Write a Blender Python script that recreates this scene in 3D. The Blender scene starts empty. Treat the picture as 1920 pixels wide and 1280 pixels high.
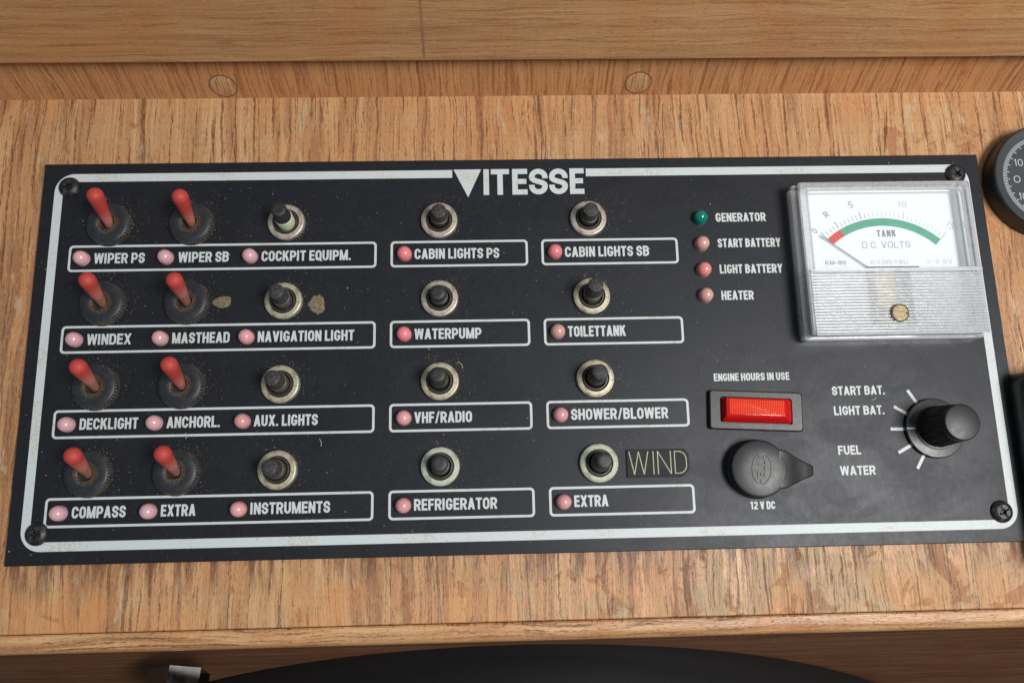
import bpy, bmesh, math, random
from mathutils import Vector, Matrix
from math import pi, sin, cos, radians as R
random.seed(7)
S = 0.001                      # everything below is written in millimetres
sc = bpy.context.scene
col = sc.collection

# ------------------------------------------------------------------ camera, light, exposure
cd = bpy.data.cameras.new('camera'); cam = bpy.data.objects.new('camera', cd); col.objects.link(cam)
cd.sensor_width = 36; cd.lens = 1500 * 36 / 1920; cd.clip_start = 0.005; cd.clip_end = 20
cam.matrix_world = Matrix(((0.999458, 0.017052, -0.028158, -11.725 * S), (-0.022432, 0.978822, -0.203481, -54.71 * S),
                           (0.024092, 0.204002, 0.978674, 271.98 * S), (0, 0, 0, 1)))
sc.camera = cam
w = bpy.data.worlds.new('World'); sc.world = w; w.use_nodes = True
# a dim cabin: soft bluish light from above, little from below
wt = w.node_tree; bg = wt.nodes['Background']; wc = wt.nodes.new('ShaderNodeTexCoord'); wsep = wt.nodes.new('ShaderNodeSeparateXYZ'); wr = wt.nodes.new('ShaderNodeValToRGB')
wt.links.new(wc.outputs['Generated'], wsep.inputs[0]); wt.links.new(wsep.outputs[2], wr.inputs[0]); wt.links.new(wr.outputs[0], bg.inputs[0])
wr.color_ramp.elements[0].position = 0.0; wr.color_ramp.elements[0].color = (0.07, 0.06, 0.055, 1)
wr.color_ramp.elements[1].position = 0.75; wr.color_ramp.elements[1].color = (0.74, 0.89, 1.0, 1)
bg.inputs[1].default_value = 0.31
def area(name, loc, target, size, energy, colr):
    l = bpy.data.lights.new(name, 'AREA'); l.shape = 'RECTANGLE'; l.size = size[0]; l.size_y = size[1]; l.energy = energy; l.color = colr
    o = bpy.data.objects.new(name, l); col.objects.link(o); o.location = loc
    o.rotation_euler = (Vector(target) - Vector(loc)).to_track_quat('-Z', 'Y').to_euler()
area('hatch_daylight', (0.46, -0.15, 0.86), (0.03, 0, 0), (0.38, 0.25), 10.4, (1.0, 0.975, 0.94))
sc.view_settings.view_transform = 'Standard'; sc.view_settings.look = 'None'
sc.view_settings.exposure = 0; sc.view_settings.gamma = 1; sc.view_settings.use_curve_mapping = False
sc.render.engine = 'CYCLES'; sc.cycles.use_denoising = True; sc.cycles.max_bounces = 10; sc.cycles.transparent_max_bounces = 24
sc.cycles.sample_clamp_indirect = 6

# ------------------------------------------------------------------ node helpers
class NT:
    def __init__(s, name):
        s.m = bpy.data.materials.new(name); s.m.use_nodes = True; s.t = s.m.node_tree; s.t.nodes.clear()
        s.out = s.t.nodes.new('ShaderNodeOutputMaterial')
        s.tc = s.t.nodes.new('ShaderNodeTexCoord').outputs['Object']
    def n(s, typ, **kw):
        x = s.t.nodes.new(typ)
        for k, v in kw.items(): setattr(x, k, v)
        return x
    def put(s, sock, v):
        if isinstance(v, bpy.types.NodeSocket): s.t.links.new(v, sock)
        elif isinstance(v, (tuple, list)) and len(v) == 3 and sock.type == 'RGBA': sock.default_value = (*v, 1)
        else: sock.default_value = v
    def math(s, op, a, b=0.0, c=None, clamp=False):
        x = s.n('ShaderNodeMath', operation=op, use_clamp=clamp); s.put(x.inputs[0], a); s.put(x.inputs[1], b)
        if c is not None: s.put(x.inputs[2], c)
        return x.outputs[0]
    def step(s, v, a, b):                                  # smooth 0..1 between a and b (a may exceed b)
        x = s.n('ShaderNodeMapRange', interpolation_type='SMOOTHSTEP', clamp=True)
        lo, hi, t0, t1 = (a, b, 0, 1) if a < b else (b, a, 1, 0)
        s.put(x.inputs[0], v); s.put(x.inputs[1], lo); s.put(x.inputs[2], hi); s.put(x.inputs[3], t0); s.put(x.inputs[4], t1)
        return x.outputs[0]
    def noise(s, vec, sx=1, sy=1, sz=1, detail=2, rough=0.5, off=(0, 0, 0), dist=0.0):
        mp = s.n('ShaderNodeMapping'); s.put(mp.inputs[0], vec); mp.inputs[1].default_value = off; mp.inputs[3].default_value = (sx, sy, sz)
        x = s.n('ShaderNodeTexNoise'); s.put(x.inputs['Vector'], mp.outputs[0]); x.inputs['Scale'].default_value = 1
        x.inputs['Detail'].default_value = detail; x.inputs['Roughness'].default_value = rough; x.inputs['Distortion'].default_value = dist
        return x.outputs['Fac']
    def mix(s, f, a, b):
        x = s.n('ShaderNodeMix', data_type='RGBA'); s.put(x.inputs[0], f); s.put(x.inputs[6], a); s.put(x.inputs[7], b); return x.outputs[2]
    def bsdf(s, base, rough=0.5, metal=0.0, bump=None, bd=0.0, strength=1.0, **kw):
        p = s.n('ShaderNodeBsdfPrincipled'); s.put(p.inputs['Base Color'], base); s.put(p.inputs['Roughness'], rough); s.put(p.inputs['Metallic'], metal)
        for k, v in kw.items(): s.put(p.inputs[k.replace('_', ' ')], v)
        if bump is not None:
            b = s.n('ShaderNodeBump'); b.inputs['Strength'].default_value = strength; b.inputs['Distance'].default_value = bd * S
            s.put(b.inputs['Height'], bump); s.t.links.new(b.outputs[0], p.inputs['Normal'])
        s.t.links.new(p.outputs[0], s.out.inputs[0]); return p
    def mm(s):                                             # object coordinates in millimetres
        x = s.n('ShaderNodeVectorMath', operation='SCALE'); s.put(x.inputs[0], s.tc); x.inputs['Scale'].default_value = 1000; return x.outputs[0]
    def sep(s, v):
        x = s.n('ShaderNodeSeparateXYZ'); s.put(x.inputs[0], v); return x.outputs
    def comb(s, x, y, z):
        c = s.n('ShaderNodeCombineXYZ'); s.put(c.inputs[0], x); s.put(c.inputs[1], y); s.put(c.inputs[2], z); return c.outputs[0]

def wood(name, along, pale, tan, dark, streaks=1.0, pores=1.0, worn=False, rough=0.5, bump=0.12, sw=0.30, seed=0.0):
    k = NT(name); v = k.mm(); x, y, z = k.sep(v)
    if along == 'X': x, y, z = k.math('ADD', y, z), x, 0.0
    if along == 'Z': x, y, z = x, z, 0.0
    # across = x, along = y
    wv = k.noise(k.comb(x, y, z), 0.035, 0.018, 0.03, 2, off=(seed, 3, 0))
    x2 = k.math('ADD', x, k.math('MULTIPLY', k.math('SUBTRACT', wv, 0.5), 7.0))
    g = k.comb(x2, y, z)
    fine = k.noise(g, 3.4, 0.05, 1.2, 3, 0.6, (seed, 0, 0))
    band = k.noise(g, 0.28, 0.006, 0.2, 3, 0.55, (seed + 9, 0, 0))
    tone = k.noise(g, 0.02, 0.03, 0.03, 3, 0.55, (seed + 4, 5, 0))
    c = k.mix(k.step(band, 0.34, 0.66), pale, tan)
    c = k.mix(k.math('MULTIPLY', k.step(fine, 0.40, 0.72), 0.55), c, tuple(a * 0.62 for a in tan))
    c = k.mix(k.math('MULTIPLY', k.step(tone, 0.42, 0.68), 0.45), c, (tan[0] * 1.06, tan[1] * 0.80, tan[2] * 0.62))
    fray = k.noise(g, 0.9, 0.35, 0.5, 3, 0.65, (seed + 17, 0, 0))
    g3 = k.comb(k.math('ADD', x2, k.math('MULTIPLY', k.math('SUBTRACT', fray, 0.5), 1.5)), y, z)
    f1 = k.noise(g, 4.0, 0.30, 1, 3, 0.7, (seed + 3, 0, 0))
    brk = k.noise(g, 0.75, 0.050, 0.3, 4, 0.62, (seed + 31, 0, 0))
    st = k.math('ABSOLUTE', k.math('SUBTRACT', k.noise(g3, sw, 0.004, 0.1, 1, 0.5, (seed + 20, 2, 0)), 0.5))
    wdt = k.math('MULTIPLY', k.step(brk, 0.44, 0.74), 0.062)
    stm = k.math('MULTIPLY', k.math('MULTIPLY', k.step(st, k.math('ADD', wdt, 0.012), k.math('MULTIPLY', wdt, 0.3)) if False else k.step(k.math('SUBTRACT', st, wdt), 0.014, -0.016), k.step(brk, 0.42, 0.52)), k.step(f1, 0.26, 0.56))
    c = k.mix(k.math('MULTIPLY', stm, 1.0 * streaks, clamp=True), c, k.mix(fray, dark, tuple(a * b for a, b in zip(dark, (2.3, 2.0, 1.6)))))
    st2 = k.math('ABSOLUTE', k.math('SUBTRACT', k.noise(g3, sw * 1.9, 0.010, 0.1, 1, 0.5, (seed + 70, 2, 0)), 0.5))
    hb = k.noise(g, 0.8, 0.035, 0.3, 2, 0.5, (seed + 51, 0, 0))
    hm = k.math('MULTIPLY', k.step(st2, 0.030, 0.006), k.step(hb, 0.42, 0.56))
    c = k.mix(k.math('MULTIPLY', hm, 0.80 * streaks, clamp=True), c, dark)
    red = k.noise(g3, sw * 1.2, 0.020, 0.2, 3, 0.6, (seed + 90, 2, 0))
    c = k.mix(k.math('MULTIPLY', k.step(red, 0.55, 0.68), 0.42 * streaks, clamp=True), c, (0.30, 0.105, 0.042))
    br2 = k.noise(g3, sw * 0.75, 0.013, 0.2, 3, 0.6, (seed + 130, 4, 0))
    c = k.mix(k.math('MULTIPLY', k.math('MULTIPLY', k.step(br2, 0.52, 0.64), k.math('ADD', k.math('MULTIPLY', f1, 0.9), 0.1)), 0.85 * streaks, clamp=True), c, tuple(a * 1.7 for a in dark))
    # grain-scale light and dark dashes
    da = k.noise(g, 2.6, 0.50, 1.5, 2, 0.6, (seed + 101, 0, 0))
    c = k.mix(k.math('MULTIPLY', k.step(da, 0.56, 0.68), 0.32), c, tuple(min(1, a * 1.3) for a in pale))
    po = k.noise(g, 5.0, 0.42, 2, 1, 0.5, (seed + 60, 0, 0))
    pm = k.step(po, 0.64, 0.72)
    c = k.mix(k.math('MULTIPLY', pm, 0.5 * pores, clamp=True), c, tuple(a * 0.5 for a in dark))
    hgt = k.math('SUBTRACT', k.math('MULTIPLY', fine, 0.7), k.math('ADD', k.math('MULTIPLY', pm, 0.5), k.math('MULTIPLY', stm, 0.4)))
    rg = k.math('ADD', k.math('MULTIPLY', fine, 0.25), rough - 0.12)
    if worn:
        X, Y, Z = k.sep(v)
        # bare, scuffed zone along the front edge, growing to the right, and rusty flakes of old varnish left in it
        low = k.step(Y, -68.0, -88.0)
        rgt = k.step(X, -60.0, 150.0)
        wm = k.noise(v, 0.13, 0.060, 0.1, 6, 0.66, (1.7, 0.4, 0), 0.5)
        thr = k.math('ADD', k.math('MULTIPLY', k.math('MULTIPLY', low, rgt), 0.12), k.math('MULTIPLY', k.math('MULTIPLY', rgt, k.step(Y, -58.0, -74.0)), 0.14))
        bare = k.step(k.math('ADD', k.math('ADD', wm, thr), k.math('MULTIPLY', k.math('SUBTRACT', f1, 0.5), 0.10)), 0.59, 0.66)
        bc = k.mix(fine, (0.64, 0.50, 0.34), (0.34, 0.23, 0.13))
        c = k.mix(k.math('MULTIPLY', bare, 0.62), c, bc)
        orr_ = k.noise(v, 0.05, 0.03, 0.05, 3, 0.6, (14, 2, 0))
        c = k.mix(k.math('MULTIPLY', k.step(orr_, 0.46, 0.62), k.math('MULTIPLY', low, 0.50)), c, (0.62, 0.27, 0.09))
        ru = k.noise(v, 0.085, 0.075, 0.1, 6, 0.62, (7.3, 2.2, 0), 0.7)
        rz = k.math('MULTIPLY', k.math('MULTIPLY', k.step(Y, -60.0, -72.0), k.step(X, -150.0, 170.0)), 0.105)
        rz = k.math('ADD', rz, k.math('MULTIPLY', k.step(k.math('ABSOLUTE', k.math('SUBTRACT', X, 152.0)), 34.0, 8.0), k.math('MULTIPLY', k.step(k.math('ABSOLUTE', k.math('SUBTRACT', Y, 77.0)), 11.0, 2.0), 0.13)))
        rust = k.step(k.math('ADD', k.math('ADD', ru, rz), k.math('MULTIPLY', k.math('SUBTRACT', f1, 0.5), 0.06)), 0.640, 0.700)
        c = k.mix(k.math('MULTIPLY', rust, k.math('ADD', k.math('MULTIPLY', f1, 1.1), 0.02, clamp=True)), c, k.mix(fine, (0.42, 0.155, 0.055), (0.20, 0.062, 0.022)))
        # dark water stains running down the grain from under the panel
        ws = k.noise(v, 0.24, 0.030, 0.1, 5, 0.7, (4.4, 1.1, 0), 0.4)
        wz = k.math('MULTIPLY', k.step(Y, -84.0, -69.0), k.step(Y, -60.0, -66.0))
        wmk = k.math('MULTIPLY', k.math('MULTIPLY', k.step(ws, 0.47, 0.60), k.step(f1, 0.22, 0.52)), wz)
        c = k.mix(k.math('MULTIPLY', wmk, 0.8), c, (0.10, 0.030, 0.014))
        ov = k.math('MAXIMUM', k.math('MULTIPLY', stm, 0.75), k.math('MULTIPLY', hm, 0.7))
        c = k.mix(k.math('MULTIPLY', ov, k.math('MAXIMUM', bare, rust)), c, dark)
        fw = k.noise(g, 2.0, 0.10, 0.5, 4, 0.7, (33, 0, 0))
        c = k.mix(k.math('MULTIPLY', k.math('MULTIPLY', k.step(fw, 0.50, 0.64), k.math('MAXIMUM', bare, rgt)), k.math('MULTIPLY', k.step(Y, -62.0, -74.0), 0.6)), c, (0.20, 0.105, 0.055))
        hgt = k.math('ADD', hgt, k.math('MULTIPLY', rust, 0.9))
        rg = k.math('ADD', rg, k.math('MULTIPLY', bare, 0.25))
    k.bsdf(c, rg, bump=hgt, bd=bump, strength=0.9)
    return k.m

def plain(name, base, rough=0.5, metal=0.0, var=0.0, scale=0.6, bump=0.0, dirt=None, dirt_amt=0.0, ds=0.5, **kw):
    k = NT(name); v = k.mm(); c = base; b = None
    n1 = k.noise(v, scale, scale, scale, 5, 0.65)
    if var: c = k.mix(k.math('MULTIPLY', k.step(n1, 0.35, 0.7), var), base, tuple(a * 0.45 for a in base))
    if dirt:
        n2 = k.noise(v, ds, ds, ds, 5, 0.7, (5, 8, 2))
        c = k.mix(k.math('MULTIPLY', k.step(n2, 0.48, 0.66), dirt_amt), c, dirt)
    if bump: b = k.noise(v, scale * 4, scale * 4, scale * 4, 4, 0.7)
    k.bsdf(c, k.math('ADD', k.math('MULTIPLY', n1, 0.2), rough - 0.1), metal, bump=b, bd=bump, **kw)
    return k.m

def panel_black():
    k = NT('panel_black'); v = k.mm()
    a = k.noise(v, 0.02, 0.03, 0.03, 4, 0.6); b = k.noise(v, 0.5, 0.35, 0.5, 5, 0.7, (3, 0, 0)); g = k.noise(v, 6, 6, 6, 3, 0.7)
    c = k.mix(k.math('MULTIPLY', k.step(b, 0.45, 0.75), 0.35), (0.0088, 0.0092, 0.0122), (0.0185, 0.0175, 0.0195))
    c = k.mix(k.math('MULTIPLY', k.step(g, 0.60, 0.75), 0.35), c, (0.036, 0.035, 0.036))
    dust = k.noise(v, 0.055, 0.06, 0.1, 5, 0.7, (1, 6, 0))
    sp = k.noise(v, 2.6, 2.6, 2.6, 2, 0.5, (8, 0, 0))
    c = k.mix(k.math('MULTIPLY', k.math('MULTIPLY', k.step(dust, 0.46, 0.66), k.step(sp, 0.58, 0.74)), 0.5), c, (0.13, 0.115, 0.095))
    sm = k.noise(v, 0.045, 0.075, 0.1, 4, 0.6, (2, 9, 0), 0.8)     # wiped and untouched areas
    br = k.noise(v, 0.02, 3.5, 1, 3, 0.6)                     # faint brushing along the plate
    k.bsdf(c, k.math('ADD', k.math('ADD', k.math('MULTIPLY', b, 0.16), k.math('MULTIPLY', k.step(sm, 0.34, 0.68), 0.07)), 0.345), bump=k.math('ADD', k.math('MULTIPLY', g, 0.5), k.math('MULTIPLY', br, 0.35)), bd=0.02, strength=0.6, Specular_IOR_Level=0.36, Specular_Tint=(0.92, 0.94, 1.0, 1))
    return k.m

def printed_white():
    k = NT('printed_white'); v = k.mm()
    a = k.noise(v, 0.9, 0.9, 1, 5, 0.7); b = k.noise(v, 0.07, 0.09, 1, 4, 0.6, (2, 0, 0)); s = k.noise(v, 3.2, 3.2, 3, 3, 0.6, (0, 4, 0))
    c = k.mix(k.math('MULTIPLY', k.step(a, 0.45, 0.72), 0.35), (0.55, 0.59, 0.59), (0.42, 0.45, 0.45))
    c = k.mix(k.math('MULTIPLY', k.math('MULTIPLY', k.step(b, 0.50, 0.64), k.step(a, 0.42, 0.60)), 0.42), c, (0.38, 0.33, 0.18))
    c = k.mix(k.math('MULTIPLY', k.step(s, 0.70, 0.76), 0.7), c, (0.06, 0.05, 0.04))
    k.bsdf(c, 0.5); return k.m

def clear(name, tint, gloss, white, rough=0.05, bump=False):
    """thin clear plastic: mostly see-through, a clear-coat reflection and a white body colour, raised to stand in for glare"""
    k = NT(name); v = k.mm()
    tr = k.n('ShaderNodeBsdfTransparent'); tr.inputs[0].default_value = (*tint, 1)
    df = k.n('ShaderNodeBsdfDiffuse'); df.inputs[0].default_value = (0.84, 0.87, 0.90, 1)
    tl = k.n('ShaderNodeBsdfTranslucent'); tl.inputs[0].default_value = (0.86, 0.88, 0.90, 1); dm = k.n('ShaderNodeMixShader'); dm.inputs[0].default_value = 0.22
    k.t.links.new(df.outputs[0], dm.inputs[1]); k.t.links.new(tl.outputs[0], dm.inputs[2]); df = dm
    gl = k.n('ShaderNodeBsdfGlossy'); gl.inputs[0].default_value = (1, 1, 1, 1); gl.inputs[1].default_value = rough
    lw = k.n('ShaderNodeFresnel'); lw.inputs[0].default_value = 1.49
    sc_ = k.noise(v, 0.5, 0.5, 0.5, 5, 0.7)
    m1 = k.n('ShaderNodeMixShader'); k.put(m1.inputs[0], k.math('MULTIPLY', k.math('ADD', sc_, 0.5), white)); k.t.links.new(tr.outputs[0], m1.inputs[1]); k.t.links.new(df.outputs[0], m1.inputs[2])
    m2 = k.n('ShaderNodeMixShader'); k.put(m2.inputs[0], k.math('MULTIPLY', lw.outputs[0], gloss, clamp=True)); k.t.links.new(m1.outputs[0], m2.inputs[1]); k.t.links.new(gl.outputs[0], m2.inputs[2])
    k.t.links.new(m2.outputs[0], k.out.inputs[0]); return k.m

def lever_red():
    k = NT('lever_red'); v = k.mm(); x, y, z = k.sep(v); oi = k.n('ShaderNodeObjectInfo').outputs['Random']
    off = k.n('ShaderNodeVectorMath', operation='ADD'); k.put(off.inputs[0], v); k.put(off.inputs[1], k.comb(k.math('MULTIPLY', oi, 80.0), 0, 0)); v = off.outputs[0]
    z = k.math('ADD', z, k.math('MULTIPLY', k.math('SUBTRACT', oi, 0.5), 5.0))
    n = k.noise(v, 0.9, 0.9, 0.9, 5, 0.7); n2 = k.noise(v, 4, 4, 4, 3, 0.7)
    c = k.mix(k.math('MULTIPLY', k.step(k.math('ADD', z, k.math('MULTIPLY', n, 5.0)), 15.0, 8.0), 0.75), (0.46, 0.055, 0.045), (0.52, 0.205, 0.17))   # chalky wear on the shank
    c = k.mix(k.math('MULTIPLY', k.step(k.math('ADD', z, k.math('MULTIPLY', n, 3.0)), 7.0, 4.5), 0.65), c, (0.19, 0.115, 0.075))
    c = k.mix(k.math('MULTIPLY', k.step(n2, 0.60, 0.75), 0.18), c, (0.5, 0.3, 0.26))
    k.bsdf(c, k.math('ADD', k.math('MULTIPLY', n, 0.2), 0.44), bump=n2, bd=0.05, strength=0.6, Specular_IOR_Level=0.35); return k.m

def led_mat(name, base, sss=0.5, rough=0.2):
    k = NT(name); v = k.mm(); oi = k.n('ShaderNodeObjectInfo').outputs['Random']
    off = k.n('ShaderNodeVectorMath', operation='ADD'); k.put(off.inputs[0], v); k.put(off.inputs[1], k.comb(k.math('MULTIPLY', oi, 90.0), 0, 0)); v = off.outputs[0]
    n = k.noise(v, 0.8, 0.8, 0.8, 3, 0.6); sc_ = k.noise(v, 3, 3, 3, 3, 0.7)
    c = k.mix(k.math('MULTIPLY', k.step(n, 0.4, 0.7), 0.3), base, tuple(a * 0.8 for a in base))
    c = k.mix(k.math('MULTIPLY', oi, 0.45), c, tuple(a * 0.72 for a in base))
    c = k.mix(k.math('MULTIPLY', k.step(sc_, 0.62, 0.74), 0.35), c, (0.24, 0.17, 0.15))
    p = k.bsdf(c, k.math('ADD', k.math('MULTIPLY', n, 0.25), rough - 0.08), Coat_Weight=0.4, Coat_Roughness=0.08)
    p.inputs['Subsurface Weight'].default_value = sss; p.inputs['Subsurface Radius'].default_value = (1.2 * S, 0.5 * S, 0.5 * S); p.inputs['Subsurface Scale'].default_value = 1
    return k.m

def nut_mat():
    k = NT('nut_black'); v = k.mm(); x, y, z = k.sep(v); oi = k.n('ShaderNodeObjectInfo').outputs['Random']
    off = k.n('ShaderNodeVectorMath', operation='ADD'); k.put(off.inputs[0], v); k.put(off.inputs[1], k.comb(k.math('MULTIPLY', oi, 70.0), 0, 0)); n_ = off.outputs[0]
    a = k.noise(n_, 0.35, 0.35, 0.35, 4, 0.65); b = k.noise(n_, 2.4, 2.4, 2.4, 4, 0.7)
    r = k.math('SQRT', k.math('ADD', k.math('MULTIPLY', x, x), k.math('MULTIPLY', y, y)))
    c = k.mix(k.step(a, 0.4, 0.7), (0.014, 0.016, 0.020), (0.024, 0.026, 0.030))
    c = k.mix(k.math('MULTIPLY', k.math('MULTIPLY', k.step(r, 6.6, 7.5), k.step(b, 0.40, 0.60)), k.math('ADD', k.math('MULTIPLY', a, 1.2), 0.0), clamp=True), c, (0.15, 0.125, 0.10))    # dust lodged in the knurls
    c = k.mix(k.math('MULTIPLY', k.step(r, 4.6, 3.0), k.step(b, 0.42, 0.62)), c, (0.16, 0.115, 0.075))                       # grime round the bore
    c = k.mix(k.math('MULTIPLY', k.step(b, 0.60, 0.72), 0.4), c, (0.09, 0.08, 0.07))
    k.bsdf(c, k.math('ADD', k.math('MULTIPLY', a, 0.25), 0.32), bump=b, bd=0.03, strength=0.5); return k.m

M = dict(
    board=wood('teak_veneer', 'Y', (0.590, 0.350, 0.170), (0.480, 0.245, 0.104), (0.105, 0.038, 0.017), 1.0, 1.0, True, 0.44, 0.14, 0.27, 0.0),
    trim=wood('teak_nosing', 'X', (0.640, 0.390, 0.190), (0.430, 0.200, 0.080), (0.130, 0.050, 0.022), 1.0, 1.0, False, 0.40, 0.16, 0.45, 12.0),
    strip=wood('teak_strip', 'Z', (0.560, 0.280, 0.120), (0.480, 0.220, 0.090), (0.150, 0.050, 0.020), 0.7, 0.5, False, 0.5, 0.08, 0.30, 27.0),
    rail=wood('teak_rail', 'X', (0.520, 0.290, 0.128), (0.425, 0.215, 0.092), (0.150, 0.062, 0.028), 0.5, 1.4, False, 0.42, 0.10, 0.35, 41.0),
    plug=wood('teak_plug', 'Y', (0.600, 0.350, 0.170), (0.500, 0.270, 0.125), (0.130, 0.050, 0.022), 0.8, 0.6, False, 0.5, 0.08, 0.5, 66.0),
    under=wood('shade_dark_wood', 'X', (0.185, 0.085, 0.042), (0.125, 0.054, 0.026), (0.030, 0.012, 0.008), 0.7, 0.8, False, 0.5, 0.06, 0.35, 80.0),  # brown wood, its colour darkened to carry the shade below the edge
    rim=plain('rim_gloss', (0.040, 0.042, 0.048), 0.22, 0, 0.2, 0.3), seam=plain('seam_stain', (0.25, 0.125, 0.060), 0.6, 0, 0.6, 0.3), groove=plain('plug_joint', (0.21, 0.090, 0.040), 0.7),
    panel=panel_black(), white=printed_white(),
    black=plain('black_plastic', (0.013, 0.0135, 0.0155), 0.36, 0, 0.2, 0.8, 0.02, (0.06, 0.052, 0.042), 0.3, 0.35),
    gloss=plain('black_gloss', (0.010, 0.010, 0.0115), 0.42, 0, 0.0, 0.6, 0.0, Specular_IOR_Level=0.4),
    rubber=plain('grey_black_rubber', (0.017, 0.0185, 0.021), 0.42, 0, 0.2, 0.5, 0.03, (0.07, 0.06, 0.05), 0.2, 0.5),
    nut=nut_mat(),
    cap=plain('worn_cap', (0.022, 0.021, 0.022), 0.62, 0, 0.1, 1.0, 0.10, (0.15, 0.14, 0.135), 0.65, 1.5),
    capnew=plain('dark_cap', (0.018, 0.018, 0.0195), 0.5, 0, 0.1, 1.0, 0.05, (0.06, 0.055, 0.05), 0.4, 1.2),
    sleeve=plain('grimy_sleeve', (0.13, 0.115, 0.095), 0.5, 0.2, 0.7, 0.6, 0.05, (0.035, 0.027, 0.02), 0.8, 0.7),
    sleevedark=plain('dark_sleeve', (0.035, 0.031, 0.028), 0.45, 0.1, 0.5, 0.6, 0.04, (0.10, 0.085, 0.06), 0.5, 0.7),
    cream=plain('cream_sleeve', (0.56, 0.60, 0.42), 0.45, 0, 0.1, 0.3),
    nickel=plain('nickel_ring', (0.52, 0.455, 0.385), 0.42, 0.45, 0.35, 0.5, 0.03, (0.10, 0.07, 0.04), 0.55, 0.5),
    brass=plain('brassy_ring', (0.50, 0.455, 0.33), 0.45, 0.4, 0.35, 0.5, 0.03, (0.11, 0.08, 0.04), 0.6, 0.5),
    verd=plain('verdigris_ring', (0.47, 0.51, 0.40), 0.6, 0.15, 0.3, 0.7, 0.06, (0.16, 0.12, 0.06), 0.55, 0.45),
    bush=plain('dirty_bushing', (0.20, 0.15, 0.09), 0.5, 0.6, 0.7, 0.7, 0.05, (0.05, 0.035, 0.02), 0.8, 0.6),
    hole=plain('dark_hole', (0.008, 0.007, 0.006), 0.8),
    lever=lever_red(),
    led=led_mat('led_pink', (0.76, 0.36, 0.37)), ledpale=led_mat('led_pale_pink', (0.74, 0.43, 0.46)), ledred=led_mat('led_rosy', (0.84, 0.24, 0.27)),
    leddull=led_mat('led_dull', (0.66, 0.37, 0.33)), ledcoral=led_mat('led_coral', (0.80, 0.29, 0.25)), ledgreen=led_mat('led_green', (0.0, 0.20, 0.155), 0.2, 0.12),
    lens=None, lensin=None,
    screw=plain('black_screw', (0.030, 0.030, 0.032), 0.42, 0.6, 0.3, 0.9, 0.06, (0.17, 0.155, 0.14), 0.6, 0.8),
    brasscrew=plain('brass_screw', (0.30, 0.24, 0.15), 0.42, 0.8, 0.6, 0.9, 0.04),
    brassbar=plain('brass_bar', (0.72, 0.56, 0.28), 0.4, 0.5, 0.2, 0.5),
    chrome=plain('chrome_nut', (0.34, 0.35, 0.36), 0.12, 1.0, 0.2, 0.3),
    dial=plain('dial_white', (0.76, 0.78, 0.80), 0.55, 0, 0.05, 0.15), dialgrey=plain('movement_grey', (0.34, 0.33, 0.34), 0.5, 0.2, 0.3, 0.3),
    ink=plain('dial_ink', (0.10, 0.11, 0.11), 0.6), inkfaint=plain('faded_ink', (0.46, 0.48, 0.49), 0.6), inkmid=plain('grey_ink', (0.24, 0.25, 0.26), 0.6),
    dred=plain('scale_red', (0.60, 0.055, 0.045), 0.5), dgreen=plain('scale_green', (0.085, 0.34, 0.215), 0.5, 0, 0.25, 0.25),
    shell=clear('clear_shell', (0.98, 0.985, 0.99), 2.6, 0.42), window=clear('clear_window', (0.97, 0.98, 0.985), 1.1, 0.035), ribs=clear('clear_ribs', (0.97, 0.975, 0.98), 2.4, 0.58, 0.14),  # the white in shell and ribs paints in bright glare
    tagc=plain('tag_green_black', (0.013, 0.019, 0.018), 0.55, 0, 0.1, 0.3, Specular_IOR_Level=0.2), tagl=plain('tag_core', (0.50, 0.44, 0.30), 0.6, 0, 0.4, 1.2),
    bezel=plain('grey_bezel', (0.050, 0.052, 0.056), 0.35, 0, 0.3, 0.4), gdial=plain('gauge_dial', (0.020, 0.022, 0.026), 0.4, 0, 0.1, 0.2), gmark=plain('gauge_marks', (0.55, 0.58, 0.60), 0.5),
    glue=plain('dried_glue', (0.24, 0.19, 0.11), 0.35, 0, 0.85, 1.1, 0.25, (0.07, 0.055, 0.03), 0.75, 0.9),
    dust=plain('dust_pale', (0.26, 0.24, 0.215), 0.9), dustb=plain('dust_brown', (0.115, 0.085, 0.058), 0.9), lint=plain('dust_lint', (0.42, 0.39, 0.35), 0.9),
)
def red_lens():
    k = NT('red_lens'); v = k.mm()
    k.bsdf((0.50, 0.008, 0.008), 0.16, Specular_IOR_Level=0.4)
    return k.m
def red_lens_face():
    k = NT('red_lens_face'); v = k.mm(); x, y, z = k.sep(v)
    k.bsdf(k.mix(k.noise(v, 0.25, 0.6, 1, 2), (0.82, 0.070, 0.014), (0.66, 0.026, 0.008)), 0.35, Specular_IOR_Level=0.18)
    return k.m
M['lens'] = red_lens(); M['lensin'] = red_lens_face()

# ------------------------------------------------------------------ mesh helpers (all in mm)
def mesh_from(name, verts, faces, mat, mats=None, fm=None, smooth=None):
    me = bpy.data.meshes.new(name); me.from_pydata([Vector(v) * S for v in verts], [], faces)
    for m in (mats or [mat]): me.materials.append(m)
    if fm: me.polygons.foreach_set('material_index', fm)
    if smooth is not None:
        me.polygons.foreach_set('use_smooth', [True] * len(me.polygons)); me.update(); me.set_sharp_from_angle(angle=R(smooth))
    me.update(); return me
def link(name, me, parent=None, loc=(0, 0, 0), rot=(0, 0, 0), mat=None):
    o = bpy.data.objects.new(name, me); col.objects.link(o); o.parent = parent
    o.location = Vector(loc) * S; o.rotation_euler = rot
    if mat is not None and me is not None:
        o.material_slots[0].link = 'OBJECT'; o.material_slots[0].material = mat
    return o
def tag(o, label=None, cat=None, group=None, kind=None):
    for k_, v_ in (('label', label), ('category', cat), ('group', group), ('kind', kind)):
        if v_: o[k_] = v_
    return o
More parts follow.
